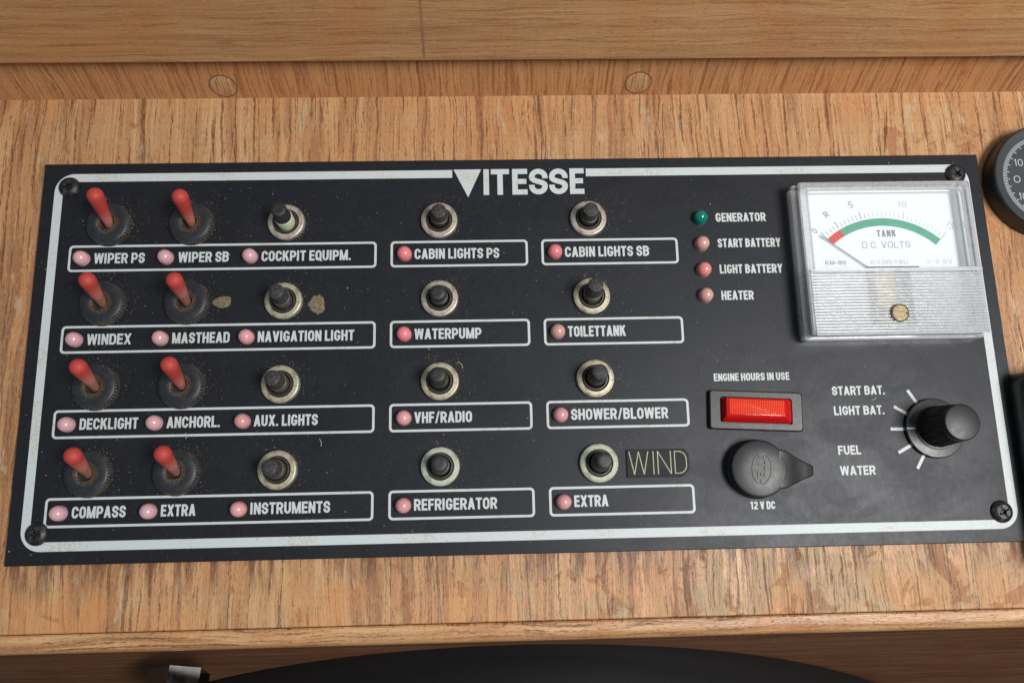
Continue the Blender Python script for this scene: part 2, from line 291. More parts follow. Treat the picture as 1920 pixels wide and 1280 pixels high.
class MB:
    def __init__(s): s.v = []; s.f = []; s.m = []
    def poly(s, pts, mi=0):
        n = len(s.v); s.v += pts; s.f.append(list(range(n, n + len(pts)))); s.m.append(mi)
    def lathe(s, prof, seg=48, c=(0, 0, 0), fn=None, cap0=False, cap1=True, mi=0, a0=0.0):
        n = len(s.v)
        for j, (r, z) in enumerate(prof):
            for i in range(seg):
                a = a0 + 2 * pi * i / seg; rr = r + (fn(j, i, a) if fn else 0)
                s.v.append((c[0] + rr * cos(a), c[1] + rr * sin(a), c[2] + z))
        for j in range(len(prof) - 1):
            for i in range(seg):
                i2 = (i + 1) % seg; s.f.append([n + j * seg + i, n + j * seg + i2, n + (j + 1) * seg + i2, n + (j + 1) * seg + i]); s.m.append(mi)
        if cap0: s.f.append([n + i for i in range(seg)][::-1]); s.m.append(mi)
        if cap1: k_ = n + (len(prof) - 1) * seg; s.f.append([k_ + i for i in range(seg)]); s.m.append(mi)
    def loops(s, loops, cap0=False, cap1=True, mi=0):
        """skin closed loops of equal length"""
        n = len(s.v); L = len(loops[0])
        for lp in loops: s.v += lp
        for j in range(len(loops) - 1):
            for i in range(L):
                i2 = (i + 1) % L; s.f.append([n + j * L + i, n + j * L + i2, n + (j + 1) * L + i2, n + (j + 1) * L + i]); s.m.append(mi)
        if cap0: s.f.append([n + i for i in range(L)][::-1]); s.m.append(mi)
        if cap1: k_ = n + (len(loops) - 1) * L; s.f.append([k_ + i for i in range(L)]); s.m.append(mi)
    def box(s, x0, x1, y0, y1, z0, z1, mi=0):
        s.loops([[(x0, y0, z0), (x1, y0, z0), (x1, y1, z0), (x0, y1, z0)], [(x0, y0, z1), (x1, y0, z1), (x1, y1, z1), (x0, y1, z1)]], True, True, mi)
    def me(s, name, *mats, smooth=None): return mesh_from(name, s.v, s.f, None, mats, s.m, smooth)
def rrect(x0, x1, y0, y1, r, z, n=6):
    out = []
    for cx, cy, a in ((x1 - r, y1 - r, 0), (x0 + r, y1 - r, pi / 2), (x0 + r, y0 + r, pi), (x1 - r, y0 + r, 1.5 * pi)):
        for i in range(n + 1):
            t = a + pi / 2 * i / n; out.append((cx + r * cos(t), cy + r * sin(t), z))
    return out
def ring(mb, outer, inner, mi=0):
    n = len(mb.v); L = len(outer); mb.v += outer + inner
    for i in range(L):
        i2 = (i + 1) % L; mb.f.append([n + i, n + i2, n + L + i2, n + L + i]); mb.m.append(mi)
def ribbon(path, wd, closed=False):
    """2-D polyline -> list of quads of width wd with mitred joins"""
    P = [Vector(p) for p in path]; n = len(P); Lf, Rt = [], []
    for i in range(n):
        if closed: a, b = P[i - 1], P[(i + 1) % n]; d0 = (P[i] - a); d1 = (b - P[i])
        else: d0 = P[i] - P[i - 1] if i else P[1] - P[0]; d1 = P[i + 1] - P[i] if i < n - 1 else P[i] - P[i - 1]
        d0 = d0.normalized(); d1 = d1.normalized(); t = (d0 + d1)
        t = t.normalized() if t.length > 1e-6 else d0
        nn = Vector((-t.y, t.x)); c = max(0.35, nn.dot(Vector((-d0.y, d0.x))))
        Lf.append(P[i] + nn * (wd / 2 / c)); Rt.append(P[i] - nn * (wd / 2 / c))
    return [[Rt[i], Rt[(i + 1) % n], Lf[(i + 1) % n], Lf[i]] for i in range(n if closed else n - 1)]

# ------------------------------------------------------------------ lettering: strokes of a condensed grotesque
def glyph(ch, wd, s, mode=0):
    """list of stroke groups (each a list of polygons) in a cell wd x 1; s = stroke width"""
    l, r, b, t = s / 2, wd - s / 2, s / 2, 1 - s / 2; cx = wd / 2; rx = (r - l) / 2; ry = min(0.30, rx * 1.25) if mode == 0 else min((t - b) / 2, rx)
    G = []
    def rib(p, closed=False): G.append(ribbon(p, s, closed))
    def bar(x0, x1, y): G.append([[Vector((x0, y - s / 2)), Vector((x1, y - s / 2)), Vector((x1, y + s / 2)), Vector((x0, y + s / 2))]])
    def stem(x, y0=0.0, y1=1.0): G.append([[Vector((x - s / 2, y0)), Vector((x + s / 2, y0)), Vector((x + s / 2, y1)), Vector((x - s / 2, y1))]])
    def diag(x0, y0, x1, y1, h=None):
        h = (h or s * 1.06) / 2; G.append([[Vector((x0 - h, y0)), Vector((x0 + h, y0)), Vector((x1 + h, y1)), Vector((x1 - h, y1))]])
    def arc(cx_, cy_, rx_, ry_, a0, a1, n=9): return [(cx_ + rx_ * cos(R(a0 + (a1 - a0) * i / n)), cy_ + ry_ * sin(R(a0 + (a1 - a0) * i / n))) for i in range(n + 1)]
    def bez(p0, p1, p2, p3, n=8):
        return [tuple(Vector(p0) * (1 - u) ** 3 + Vector(p1) * 3 * u * (1 - u) ** 2 + Vector(p2) * 3 * u * u * (1 - u) + Vector(p3) * u ** 3) for u in [i / n for i in range(n + 1)]]
    def bowl(y0, y1, xr=None, x0=None):
        xr = r if xr is None else xr; q = min((y1 - y0) / 2, 0.20 if mode == 0 else 0.5); e = min(xr - l, q * 0.95)
        rib([(x0 or 0, y1)] + arc(xr - e, y1 - q, e, q, 90, 0, 7) + arc(xr - e, y0 + q, e, q, 0, -90, 7) + [(x0 or 0, y0)])
    if ch == 'A': diag(s * .53, 0, cx, 1); diag(wd - s * .53, 0, cx, 1); bar(wd * .22, wd * .78, .29)
    elif ch == 'B': stem(l); bowl(b, .54); bowl(.54, t, r - .02)
    elif ch == 'C': rib([(r, max(.34, b + ry + .03))] + arc(cx, b + ry, rx, ry, 0, -180)[0:] + arc(cx, t - ry, rx, ry, 180, 0) + [(r, min(.66, t - ry - .03))])
    elif ch == 'G': rib(arc(cx, t - ry, rx, ry, 0, 180)[0:] + arc(cx, b + ry, rx, ry, 180, 360) + [(r, max(b + ry + .02, .45))]); bar(cx, wd, .43)
    elif ch == 'D': stem(l); bowl(b, t)
    elif ch == 'E': stem(l); bar(0, wd, b); bar(0, wd, t); bar(0, wd * .93, .51)
    elif ch == 'F': stem(l); bar(0, wd, t); bar(0, wd * .9, .50)
    elif ch == 'H': stem(l); stem(r); bar(0, wd, .51)
    elif ch == 'I': stem(cx)
    elif ch == 'J': rib(arc(cx, b + ry, rx, ry, 180, 360) + [(r, 1)])
    elif ch == 'K': stem(l); diag(l + .02, .36, wd - s * .55, 1, s * 1.15); diag(wd - s * .5, 0, l + s * .9, .62, s * 1.15)
    elif ch == 'L': stem(l); bar(0, wd, b)
    elif ch == 'M': stem(l); stem(r); diag(cx, 0, l + .02, 1, s * .95); diag(cx, 0, r - .02, 1, s * .95)
    elif ch == 'N': stem(l); stem(r); diag(r, 0, l, 1, s)
    elif ch in 'OQ0':
        rib(arc(cx, t - ry, rx, ry, 0, 180) + arc(cx, b + ry, rx, ry, 180, 360), True)
        if ch == 'Q': diag(wd * .98, -.06, cx + .02, .28, s)
    elif ch == 'P': stem(l); bowl(.42, t)
    elif ch == 'R': stem(l); bowl(.46, t); diag(wd - s * .45, 0, cx + .02, .48, s * 1.08)
    elif ch == 'S':
        ty, by = t - ry * .92, b + ry * .92
        rib([(r, ty - .05)] + arc(cx, ty, rx, ry * .92, 0, 180) + bez((l, ty), (l, ty - .21), (r, by + .21), (r, by))[1:] + arc(cx, by, rx, ry * .92, 0, -180)[1:] + [(l, by + .05)])
    elif ch == 'T': stem(cx); bar(0, wd, t)
    elif ch == 'U': rib([(l, 1)] + arc(cx, b + ry, rx, ry, 180, 360) + [(r, 1)])
    elif ch == 'V': diag(cx, 0, s * .53, 1); diag(cx, 0, wd - s * .53, 1)
    elif ch == 'W': q = wd / 4; diag(q + .01, 0, s * .5, 1, s); diag(q + .01, 0, cx, 1, s * .95); diag(wd - q - .01, 0, cx, 1, s * .95); diag(wd - q - .01, 0, wd - s * .5, 1, s)
    elif ch == 'X': diag(s * .53, 0, wd - s * .53, 1); diag(wd - s * .53, 0, s * .53, 1)
    elif ch == 'Y': stem(cx, 0, .46); diag(cx, .42, s * .53, 1); diag(cx, .42, wd - s * .53, 1)
    elif ch == '/': diag(s * .4, -.03, wd - s * .4, 1.02, s * .8)
    elif ch == '.': G.append([[Vector((0, 0)), Vector((s, 0)), Vector((s, s)), Vector((0, s))]])
    elif ch == ',': G.append([[Vector((0, -.12)), Vector((s * .8, 0)), Vector((s, s)), Vector((0, s))]])
    elif ch == '-': bar(0, wd, .45)
    elif ch == '1': stem(wd * .6); diag(wd * .22, .74, wd * .55, 1, s)
    elif ch == '2': rib(arc(cx, t - ry, rx, ry, 170, 0) + bez((r, t - ry), (r, .45), (l + .02, .34), (l, b))[1:]); bar(0, wd, b)
    elif ch == '5': rib([(wd, t), (l + .03, t), (l + .01, .56)] + arc(cx, .32, rx, .24, 120, -90) + arc(cx, b + .16, rx, .16, -90, -165, 4)[1:])
    elif ch == '6': rib([(r, .80)] + arc(cx, t - ry, rx, ry, 20, 180)[0:] + [(l, .4)] + arc(cx, b + .24, rx, .24, 180, 450, 14))
    return G
WID = {'I': .20, 'M': .66, 'W': .74, '.': .18, ',': .18, ' ': .24, 'A': .54, 'V': .54, 'T': .46, 'L': .42, 'E': .43, 'F': .42, '/': .36, '1': .34, 'S': .49, 'Y': .54, 'X': .54, 'K': .52, '-': .34, 'J': .42}
def text_polys(txt, h, x0, y0, width=None, s=.192, gap=.065, wscale=1.0, rot=0.0, mode=0):
    cells = []; x = 0
    for ch in txt:
        wd = (s if ch in 'I.,' else WID.get(ch, .50) * wscale) if ch != ' ' else .21
        cells.append((ch, x, wd)); x += wd + (gap if ch != ' ' else 0)
    tot = x - gap; kx = (width / (tot * h)) if width else 1.0
    out = []
    for ch, cx_, wd in cells:
        if ch == ' ': continue
        for g in glyph(ch, wd * kx if ch not in 'I.,' else s, s, mode):     # keep the stems' weight, stretch the cell
            out.append([[(p.x + cx_ * kx) * h for p in q_] and [((p.x + cx_ * kx) * h, p.y * h) for p in q_] for q_ in g])
    c_, s_ = cos(rot), sin(rot)
    return [[[(x0 + px * c_ - py * s_, y0 + px * s_ + py * c_) for px, py in q_] for q_ in g] for g in out]
def add_groups(mb, groups, z, dz=0.004, mi=0, tf=None):
    for i, g in enumerate(groups):
        zz = z + dz * (i % 9)
        for q_ in g:
            q3 = [tf(px, py, zz) if tf else (px, py, zz) for px, py in q_]
            a = sum(q_[k][0] * q_[(k + 1) % len(q_)][1] - q_[(k + 1) % len(q_)][0] * q_[k][1] for k in range(len(q_)))
            mb.poly(q3 if a >= 0 else q3[::-1], mi)
def lettering(name, txt, h, x0, y0, width, parent, mat, z=0.03, origin=(0, 0), **kw):
    mb = MB(); add_groups(mb, text_polys(txt, h, x0 - origin[0], y0 - origin[1], width, **kw), z)
    return link(name, mb.me(name, mat), parent)

# ================================================================== the wooden console round the panel (setting)
def extrude_x(name, prof, x0, x1, mat, parent=None, smooth=30, n=1, closed=True):
    mb = MB(); xs = [x0 + (x1 - x0) * i / n for i in range(n + 1)]
    lps = [[(x, y, z) for y, z in prof] for x in xs]
    mb.loops(lps, True, True)
    me = mb.me(name, mat, smooth=smooth); bm = bmesh.new(); bm.from_mesh(me); bmesh.ops.recalc_face_normals(bm, faces=bm.faces); bm.to_mesh(me); bm.free()
    return link(name, me, parent)
ZB = -2.0                                                   # wood level under the 2 mm plate
board = extrude_x('console_board', [(-91.0, ZB - 14), (97.5, ZB - 14), (97.5, ZB), (-90.6, ZB), (-91.0, ZB - .5)], -330, 330, M['board'])
tag(board, 'pale weathered teak console board with vertical grain, under the black switch panel', 'wooden board', None, 'structure')
arc_ = [(-93.9 + 3.6 * cos(R(a)), ZB - 3.2 + 3.3 * sin(R(a))) for a in range(80, 195, 12)]
trim = extrude_x('edge_trim', [(-91.25, ZB - 14), (-91.25, ZB - .5), (-91.7, ZB - .02)] + [(-93.3, ZB + .1)] + arc_ + [(-97.4, ZB - 7), (-96.6, ZB - 8.6), (-93, ZB - 9.2), (-93, ZB - 14)], -330, 330, M['trim'], board, 40)
strip = link('back_strip', None, board)
mb = MB(); t_ = Vector((0, 5, 14)).normalized(); N_ = Vector((0, -t_.z, t_.y))
p0 = Vector((0, 95.7, ZB - .6))
pts = [p0, p0 + t_ * 30, p0 + t_ * 30 - N_ * 12, p0 - N_ * 12]
bpy.data.objects.remove(strip)
strip = extrude_x('back_strip', [(p.y, p.z) for p in pts], -330, 330, M['strip'], board)
for px, f_ in ((-107, .5), (44.8, .52)):                  # wood plugs over the fixing screws
    c0 = p0 + t_ * 6.3; c0.x = px
    rot = N_.to_track_quat('Z', 'Y').to_euler()
    mb = MB(); mb.lathe([(4.55, -.5), (4.55, .06), (4.35, .12)], 40); pl = link('wood_plug', mb.me('wood_plug', M['plug'], smooth=40), board, (c0.x, c0.y, c0.z), rot)
    mb = MB(); ring(mb, [(5.15 * cos(a), 5.15 * sin(a), .05) for a in [2 * pi * i / 40 for i in range(40)]], [(4.5 * cos(a), 4.5 * sin(a), .05) for a in [2 * pi * i / 40 for i in range(40)]])
    link('plug_joint', mb.me('plug_joint', M['groove']), pl)
# rail overhanging the back strip
ra = R(33); u_ = Vector((0, sin(ra), cos(ra))); n_ = Vector((0, -cos(ra), sin(ra))); e0 = Vector((0, 98.2, 18.2))
f0 = e0 + u_ * 1.2 ; 
prof = [e0 - n_ * 30, e0 - n_ * 1.0 , e0 - n_ * .3 + u_ * .3, e0 + u_ * 1.0, e0 + u_ * 75, e0 + u_ * 75 - n_ * 30]
rail = link('wooden_rail', None); bpy.data.objects.remove(rail)
rail = extrude_x('wooden_rail', [(p.y, p.z) for p in prof], -330, 330, M['rail'])
tag(rail, 'brown teak rail with horizontal grain overhanging the back of the console', 'wooden rail', None, 'structure')
mb = MB(); q0, q1 = e0 + u_ * 1.0 + n_ * .02, e0 + u_ * 75 + n_ * .02
mb.poly([(-33.2, q0.y, q0.z), (-32.3, q0.y, q0.z), (-32.5, q1.y, q1.z), (-33.1, q1.y, q1.z)]); link('rail_seam', mb.me('rail_seam', M['seam']), rail)
# fascia under the nosing and the lower panel, shade put into their dark colour
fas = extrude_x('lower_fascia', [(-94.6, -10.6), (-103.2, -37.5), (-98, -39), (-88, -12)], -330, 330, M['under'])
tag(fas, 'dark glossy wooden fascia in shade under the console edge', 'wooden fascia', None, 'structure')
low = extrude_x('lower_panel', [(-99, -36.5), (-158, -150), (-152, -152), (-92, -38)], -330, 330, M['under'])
tag(low, 'brown lower wooden panel, coloured dark for shade, sloping away at the bottom edge', 'wooden panel', None, 'structure')

# ================================================================== switch panel
mb = MB()
def plate(z, e): return [(-170 + e, -69.6 + e, z), (170 - e, -69.6 + e, z), (170 - e, 69.6 - e, z), (-170 + e, 69.6 - e, z)]
mb.loops([plate(ZB, 0), plate(-.25, 0), plate(0, .25)], True, True)
panel = link('switch_panel', mb.me('switch_panel', M['panel']))
tag(panel, 'large black engraved switch panel with white printing, screwed to the pale wooden console', 'switch panel')
ZP = 0.03
# border line with the gap for the title
def arcpts(cx, cy, r, a0, a1, n=10): return [(cx + r * cos(R(a0 + (a1 - a0) * i / n)), cy + r * sin(R(a0 + (a1 - a0) * i / n))) for i in range(n + 1)]
xl, yb, yt, rr = 164.15, -63.75, 64.15, 5.2
path = [(-24.2, yt)] + arcpts(-xl + rr, yt - rr, rr, 90, 180) + arcpts(-xl + rr, yb + rr, rr, 180, 270) + arcpts(xl - rr, yb + rr, rr, 270, 360) + arcpts(xl - rr, yt - rr, rr, 0, 90) + [(24.4, yt)]
mb = MB(); add_groups(mb, [[[tuple(p) for p in q_] for q_ in ribbon(path, 3.0)]], ZP); link('border_line', mb.me('border_line', M['white']), panel)
# title: a solid triangle for the V, then wide bold letters
mb = MB(); mb.poly([(-23.7, 65.8, ZP), (-18.5, 55.1, ZP), (-13.7, 65.8, ZP)])
xx = -12.9
for ch, a, b_ in (('I', -12.9, -10.6), ('T', -10.2, -3.6), ('E', -2.5, 3.0), ('S', 3.6, 10.4), ('S', 10.9, 17.7), ('E', 18.4, 23.6)):
    h = 9.9; wd = (b_ - a) / h
    s_ = .20
    add_groups(mb, [[[(a + p.x * h, 55.9 + p.y * h) for p in q_] for q_ in g] for g in glyph(ch, s_ if ch == 'I' else wd, s_, 1)], ZP)
link('title_lettering', mb.me('title_lettering', M['white']), panel)
# label frames and their words
ROWS = [34.0, 5.0, -24.0, -53.0]
LW = {0: [('WIPER PS', -149.7, 17.6), ('WIPER SB', -120.5, 17.6), ('COCKPIT EQUIPM.', -91.5, 31.4)],
      1: [('WINDEX', -149.7, 15.0), ('MASTHEAD', -120.8, 19.6), ('NAVIGATION LIGHT', -91.6, 33.1)],
      2: [('DECKLIGHT', -149.7, 19.4), ('ANCHORL.', -120.8, 17.9), ('AUX. LIGHTS', -91.7, 21.5)],
      3: [('COMPASS', -149.7, 17.5), ('EXTRA', -120.8, 11.3), ('INSTRUMENTS', -91.6, 26.2)]}
CW = [('CABIN LIGHTS PS', 30.0), ('WATERPUMP', 23.2), ('VHF/RADIO', 19.6), ('REFRIGERATOR', 27.6)]
RW = [('CABIN LIGHTS SB', 30.1), ('TOILETTANK', 20.2), ('SHOWER/BLOWER', 33.3), ('EXTRA', 11.4)]
for i, y in enumerate(ROWS):
    for x0, x1, words in ((-158.6, -51.1, LW[i]), (-46.2, 2.5, [(CW[i][0], -37.7, CW[i][1])]), (7.3, 56.3, [(RW[i][0], 15.7, RW[i][1])])):
        mb = MB(); ring(mb, rrect(x0, x1, y - 4.8, y + 4.85, 1.5, ZP), rrect(x0 + .82, x1 - .82, y - 4.0, y + 4.05, .8, ZP))
        fr = link('label_frame', mb.me('label_frame', M['white']), panel)
        for txt, tx, tw in words: lettering('lettering', txt, 3.8, tx, y - 1.85, tw, fr, M['white'], ZP)
for txt, h, tx, ty, tw in (('GENERATOR', 3.3, 70.7, 44.6, 18.2), ('START BATTERY', 3.3, 70.7, 34.9, 22.8), ('LIGHT BATTERY', 3.3, 70.7, 25.2, 22.6), ('HEATER', 3.3, 70.6, 15.5, 11.5),
        ('ENGINE HOURS IN USE', 2.65, 65.7, -13.4, 26.4), ('START BAT.', 3.1, 106.5, -19.1, 18.6), ('LIGHT BAT.', 3.1, 106.5, -26.0, 17.7), ('FUEL', 3.1, 106.5, -39.5, 7.9), ('WATER', 3.1, 106.5, -46.4, 12.1), ('12 V DC', 2.6, 74.9, -57.0, 8.3)):
    lettering('lettering', txt, h, tx, ty, tw, panel, M['white'], ZP, s=.195)
mb = MB()
for a, b_ in (((133.0, -17.8), (135.9, -22.6)), ((127.6, -23.4), (132.2, -26.2)), ((125.5, -31.1), (131, -31.2)), ((127.3, -39.2), (132.1, -36.7)), ((133.2, -44.7), (136.3, -39.7))):
    add_groups(mb, [[[tuple(p) for p in q_] for q_ in ribbon([a, b_], 1.05)]], ZP)
link('selector_marks', mb.me('selector_marks', M['white']), panel)

# ---- screws
def screw_mesh():
    mb = MB(); N = 40
    rim = [(3.75, 0), (3.75, .35), (3.5, .85), (2.9, 1.35), (2.2, 1.68)]
    mb.lathe(rim, N, cap1=False)
    def cross(r0, r1, z): return [((r0 if (k_ % 10) in (0, 1, 9) else r1) * cos(2 * pi * k_ / N), (r0 if (k_ % 10) in (0, 1, 9) else r1) * sin(2 * pi * k_ / N), z) for k_ in range(N)]
    base = [(2.2 * cos(2 * pi * k_ / N), 2.2 * sin(2 * pi * k_ / N), 1.68) for k_ in range(N)]
    mb.loops([base, cross(1.95, .85, 1.76), cross(1.8, .75, 1.7), cross(1.3, .5, .55)], False, True)
    return mb.me('screw', M['screw'], smooth=35)
sm = screw_mesh()
for (x, y), a in zip(((-160.4, 60.6), (-160.3, -59.6), (160.7, 61.8), (159.9, -59.6)), (.3, .1, .6, .45)): link('screw', sm, panel, (x, y, 0), (0, 0, a))

# ---- toggle switches
def nut_mesh():
    mb = MB(); N = 132
    kn = lambda j, i, a: (-.55 if (i % 3 == 0) else 0.0) if j in (1, 2) else 0
    mb.lathe([(7.7, 0), (7.9, .2), (7.6, 2.2), (7.0, 2.75), (6.75, 2.95), (3.35, 3.02), (2.95, 2.8), (2.9, .3)], N, fn=kn, cap1=False)
    return mb.me('toggle_switch', M['nut'], smooth=38)
def bush_mesh():
    mb = MB(); mb.lathe([(2.88, .2), (2.88, 2.7), (2.75, 2.95), (2.5, 2.95), (2.35, 2.3), (2.3, .8)], 40, cap1=False); mb.lathe([(2.35, .75), (.01, .7)], 24, mi=1, cap1=True)
    return mb.me('bushing', M['bush'], M['hole'], smooth=40)
def lever_mesh():
    mb = MB(); prof = [(1.45, 0), (1.55, 1.2), (1.72, 3.2), (1.96, 6.2), (2.28, 9.4), (2.56, 12.0), (2.71, 13.8)]
    prof += [(2.73 * cos(R(a)), 14.8 + 2.6 * sin(R(a))) for a in (0, 15, 30, 45, 58, 70, 80, 88)]
    mb.lathe(prof, 40); return mb.me('lever', M['lever'], smooth=60)
nm, bm_, lm = nut_mesh(), bush_mesh(), lever_mesh()
BY = [46.1, 17.4, -11.8, -40.6]
NAMES = [['WIPER PS', 'WIPER SB'], ['WINDEX', 'MASTHEAD'], ['DECKLIGHT', 'ANCHORL.'], ['COMPASS', 'lower left EXTRA']]
TILT = {(0, 0): (21, 5), (0, 1): (17, 4), (1, 0): (17, 5), (1, 1): (15, 4), (2, 0): (18, 3), (2, 1): (19, 4), (3, 0): (20, 6), (3, 1): (20, 3)}
for r_ in range(4):
    for c_ in range(2):
        x = (-144.9, -116.2)[c_]
        t = tag(link('toggle_switch', nm, panel, (x, BY[r_], 0), (0, 0, random.uniform(0, 1))), 'red toggle switch flipped up above the %s label' % NAMES[r_][c_])
        link('bushing', bm_, t)
        ty, tx = TILT[r_, c_]
        lv = link('lever', lm, t, (0, 0, .9)); lv.rotation_mode = 'XYZ'
        lv.rotation_euler = (Matrix.Rotation(-t.rotation_euler[2], 3, 'Z') @ Matrix.Rotation(R(tx), 3, 'Y') @ Matrix.Rotation(R(-ty), 3, 'X')).to_euler()
        lv.rotation_euler.rotate_axis('Z', random.uniform(0, 6))

# ---- push-button breakers
def ring_mesh():
    mb = MB(); N = 120
    kn = lambda j, i, a: (-.12 if i % 2 else 0) if j in (1, 2) else 0
    mb.lathe([(6.5, 0), (6.6, .2), (6.55, 1.3), (6.3, 1.75), (5.95, 1.82), (5.8, 2.0), (4.75, 2.1), (4.6, 1.95), (4.5, .9), (4.45, .3)], N, fn=kn, cap1=False)
    return mb.me('push_button', M['nickel'], smooth=40)
def collar_mesh():
    mb = MB(); mb.lathe([(4.5, .2), (4.42, 1.7), (4.2, 2.1), (3.75, 2.15), (3.6, 1.7), (3.55, .4)], 48, cap1=False); mb.lathe([(3.6, .45), (.02, .45)], 32, mi=1); return mb.me('collar', M['sleevedark'], M['hole'], smooth=40)
def sleeve_mesh(): mb = MB(); mb.lathe([(3.2, .4), (3.2, 4.6), (3.1, 5.3), (2.7, 5.5)], 40); return mb.me('sleeve', M['sleeve'], smooth=40)
def cap_mesh():
    mb = MB(); mb.lathe([(2.95, 5.0), (2.95, 5.6), (2.75, 6.0), (2.68, 10.2), (2.55, 10.75), (2.2, 11.0), (1.2, 11.05), (.01, 11.05)], 40); return mb.me('cap', M['cap'], smooth=35)
rm, cm, sl, cp = ring_mesh(), collar_mesh(), sleeve_mesh(), cap_mesh()
BN = [['COCKPIT EQUIPM.', 'CABIN LIGHTS PS', 'CABIN LIGHTS SB'], ['NAVIGATION LIGHT', 'WATERPUMP', 'TOILETTANK'], ['AUX. LIGHTS', 'VHF/RADIO', 'SHOWER/BLOWER'], ['INSTRUMENTS', 'REFRIGERATOR', 'right EXTRA']]
RM = [['nickel', 'nickel', 'nickel'], ['brass', 'nickel', 'brass'], ['brass', 'brass', 'brass'], ['brass', 'verd', 'verd']]
# cap z offset, tilt x, tilt y (deg), cap material, sleeve material
PB = {(0, 0): (.7, -5, -1, 'capnew', 'cream'), (0, 1): (-2.0, -4, 2, 'cap', 'sleevedark'), (0, 2): (-1.2, -1, 0, 'cap', 'sleevedark'),
      (1, 0): (.4, -4, 0, 'cap', 'sleeve'), (1, 1): (-2.6, -2, -1, 'capnew', 'sleevedark'), (1, 2): (1.2, -6, 1, 'cap', 'sleeve'),
      (2, 0): (.5, -3, -1, 'cap', 'sleeve'), (2, 1): (.2, -4, -1, 'capnew', 'sleevedark'), (2, 2): (.9, -3, 2, 'cap', 'sleevedark'),
      (3, 0): (.2, -2, 0, 'cap', 'sleeve'), (3, 1): (-1.8, -3, 1, 'capnew', 'sleevedark'), (3, 2): (-.8, -2, 4, 'capnew', 'sleevedark')}
for r_ in range(4):
    for c_ in range(3):
        dz, tx, ty, mc, ms = PB[r_, c_]
        t = tag(link('push_button', rm, panel, ((-83.0, -28.9, 24.4)[c_], BY[r_], 0), (0, 0, 0), M[RM[r_][c_]]),
                'black push button %s %s ring above the %s label' % ('with a cream band in a' if (r_, c_) == (0, 0) else 'in a', {'nickel': 'nickel', 'brass': 'brassy', 'verd': 'greenish'}[RM[r_][c_]], BN[r_][c_]))
        link('collar', cm, t)
        e = (R(tx), R(ty), 0)
        link('sleeve', sl, t, (0, 0, min(0, dz * .5)), e, M[ms]); link('cap', cp, t, (0, 0, dz), e, M[mc])

# ---- indicator lamps
def led_mesh():
    mb = MB(); prof = [(2.62, 0), (2.6, .3), (2.52, 1.5)] + [(2.5 * cos(R(a)), 1.5 + 2.5 * sin(R(a))) for a in (12, 25, 38, 50, 62, 74, 84, 89)]
    mb.lathe(prof, 40); return mb.me('indicator_lamp', M['led'], smooth=50)
ld = led_mesh()
for i, y in enumerate(ROWS):
    for x, nm_ in zip((-153.6, -124.6, -95.3), LW[i]):
        tag(link('indicator_lamp', ld, panel, (x, y - .1, 0), (0, 0, 0), M['ledpale' if x < -100 or i == 0 else 'led']), 'pale pink indicator lamp beside the word %s' % nm_[0])
    tag(link('indicator_lamp', ld, panel, (-41.2, y - .1, 0), (0, 0, 0), M['ledred' if i < 2 else 'led']), '%s indicator lamp beside the word %s' % ('rosy red' if i < 2 else 'pale pink', CW[i][0]))
    tag(link('indicator_lamp', ld, panel, (12.1, y - .1, 0), (0, 0, 0), M['ledred' if i == 0 else 'leddull' if i == 1 else 'led']), '%s indicator lamp beside the word %s' % ('rosy red' if i == 0 else 'pale pink', RW[i][0]))
for y, mt, d in ((45.9, 'ledgreen', 'teal green indicator lamp beside GENERATOR'), (36.2, 'leddull', 'dull pink indicator lamp beside START BATTERY'), (26.5, 'ledcoral', 'coral indicator lamp beside LIGHT BATTERY'), (17.1, 'leddull', 'dull pink indicator lamp beside HEATER')):
    tag(link('indicator_lamp', ld, panel, (64.8, y, 0), (0, 0, 0), M[mt]), d)

# ---- red rocker-shaped lamp "engine hours in use"
mb = MB()
mb.loops([rrect(-16, 16, -6.7, 6.7, 1.0, 0), rrect(-16, 16, -6.7, 6.7, 1.0, 1.6), rrect(-15.6, 15.6, -6.3, 6.3, .9, 2.0), rrect(-12.4, 12.4, -4.5, 4.5, .9, 2.0), rrect(-12.2, 12.2, -4.3, 4.3, .8, 1.0)], False, True)
rk = tag(link('hour_lamp', mb.me('hour_lamp', M['black'], smooth=30), panel, (78.9, -24.1, 0), (0, 0, R(-3))), 'red rectangular lens in a black bezel under ENGINE HOURS IN USE')
mb = MB()
def lens_loop(ix0, ix1, iy0, iy1, z, r): return rrect(-12 + ix0, 12 - ix1, -4.15 + iy0, 4.15 - iy1, r, z)
mb.loops([lens_loop(0, 0, 0, 0, 1.05, .7), lens_loop(.2, .2, .25, .1, 2.6, .7), lens_loop(1.0, 2.3, 1.7, .3, 4.6, .5), lens_loop(1.8, 3.2, 2.3, .7, 4.95, .3)], False, True)
lens = link('lens', mb.me('lens', M['lens'], smooth=30), rk)
mb = MB()                                                   # fine prism lines across the face
for i in range(31):
    x = -10.0 + i * .60
    mb.loops([[(x, -1.7, 4.96), (x + .57, -1.7, 4.96), (x + .58, 3.2, 4.96), (x, 3.2, 4.96)], [(x + .20, -1.7, 5.12), (x + .38, -1.7, 5.12), (x + .38, 3.2, 5.12), (x + .20, 3.2, 5.12)]], False, True)
link('prism_face', mb.me('prism_face', M['lensin']), rk)

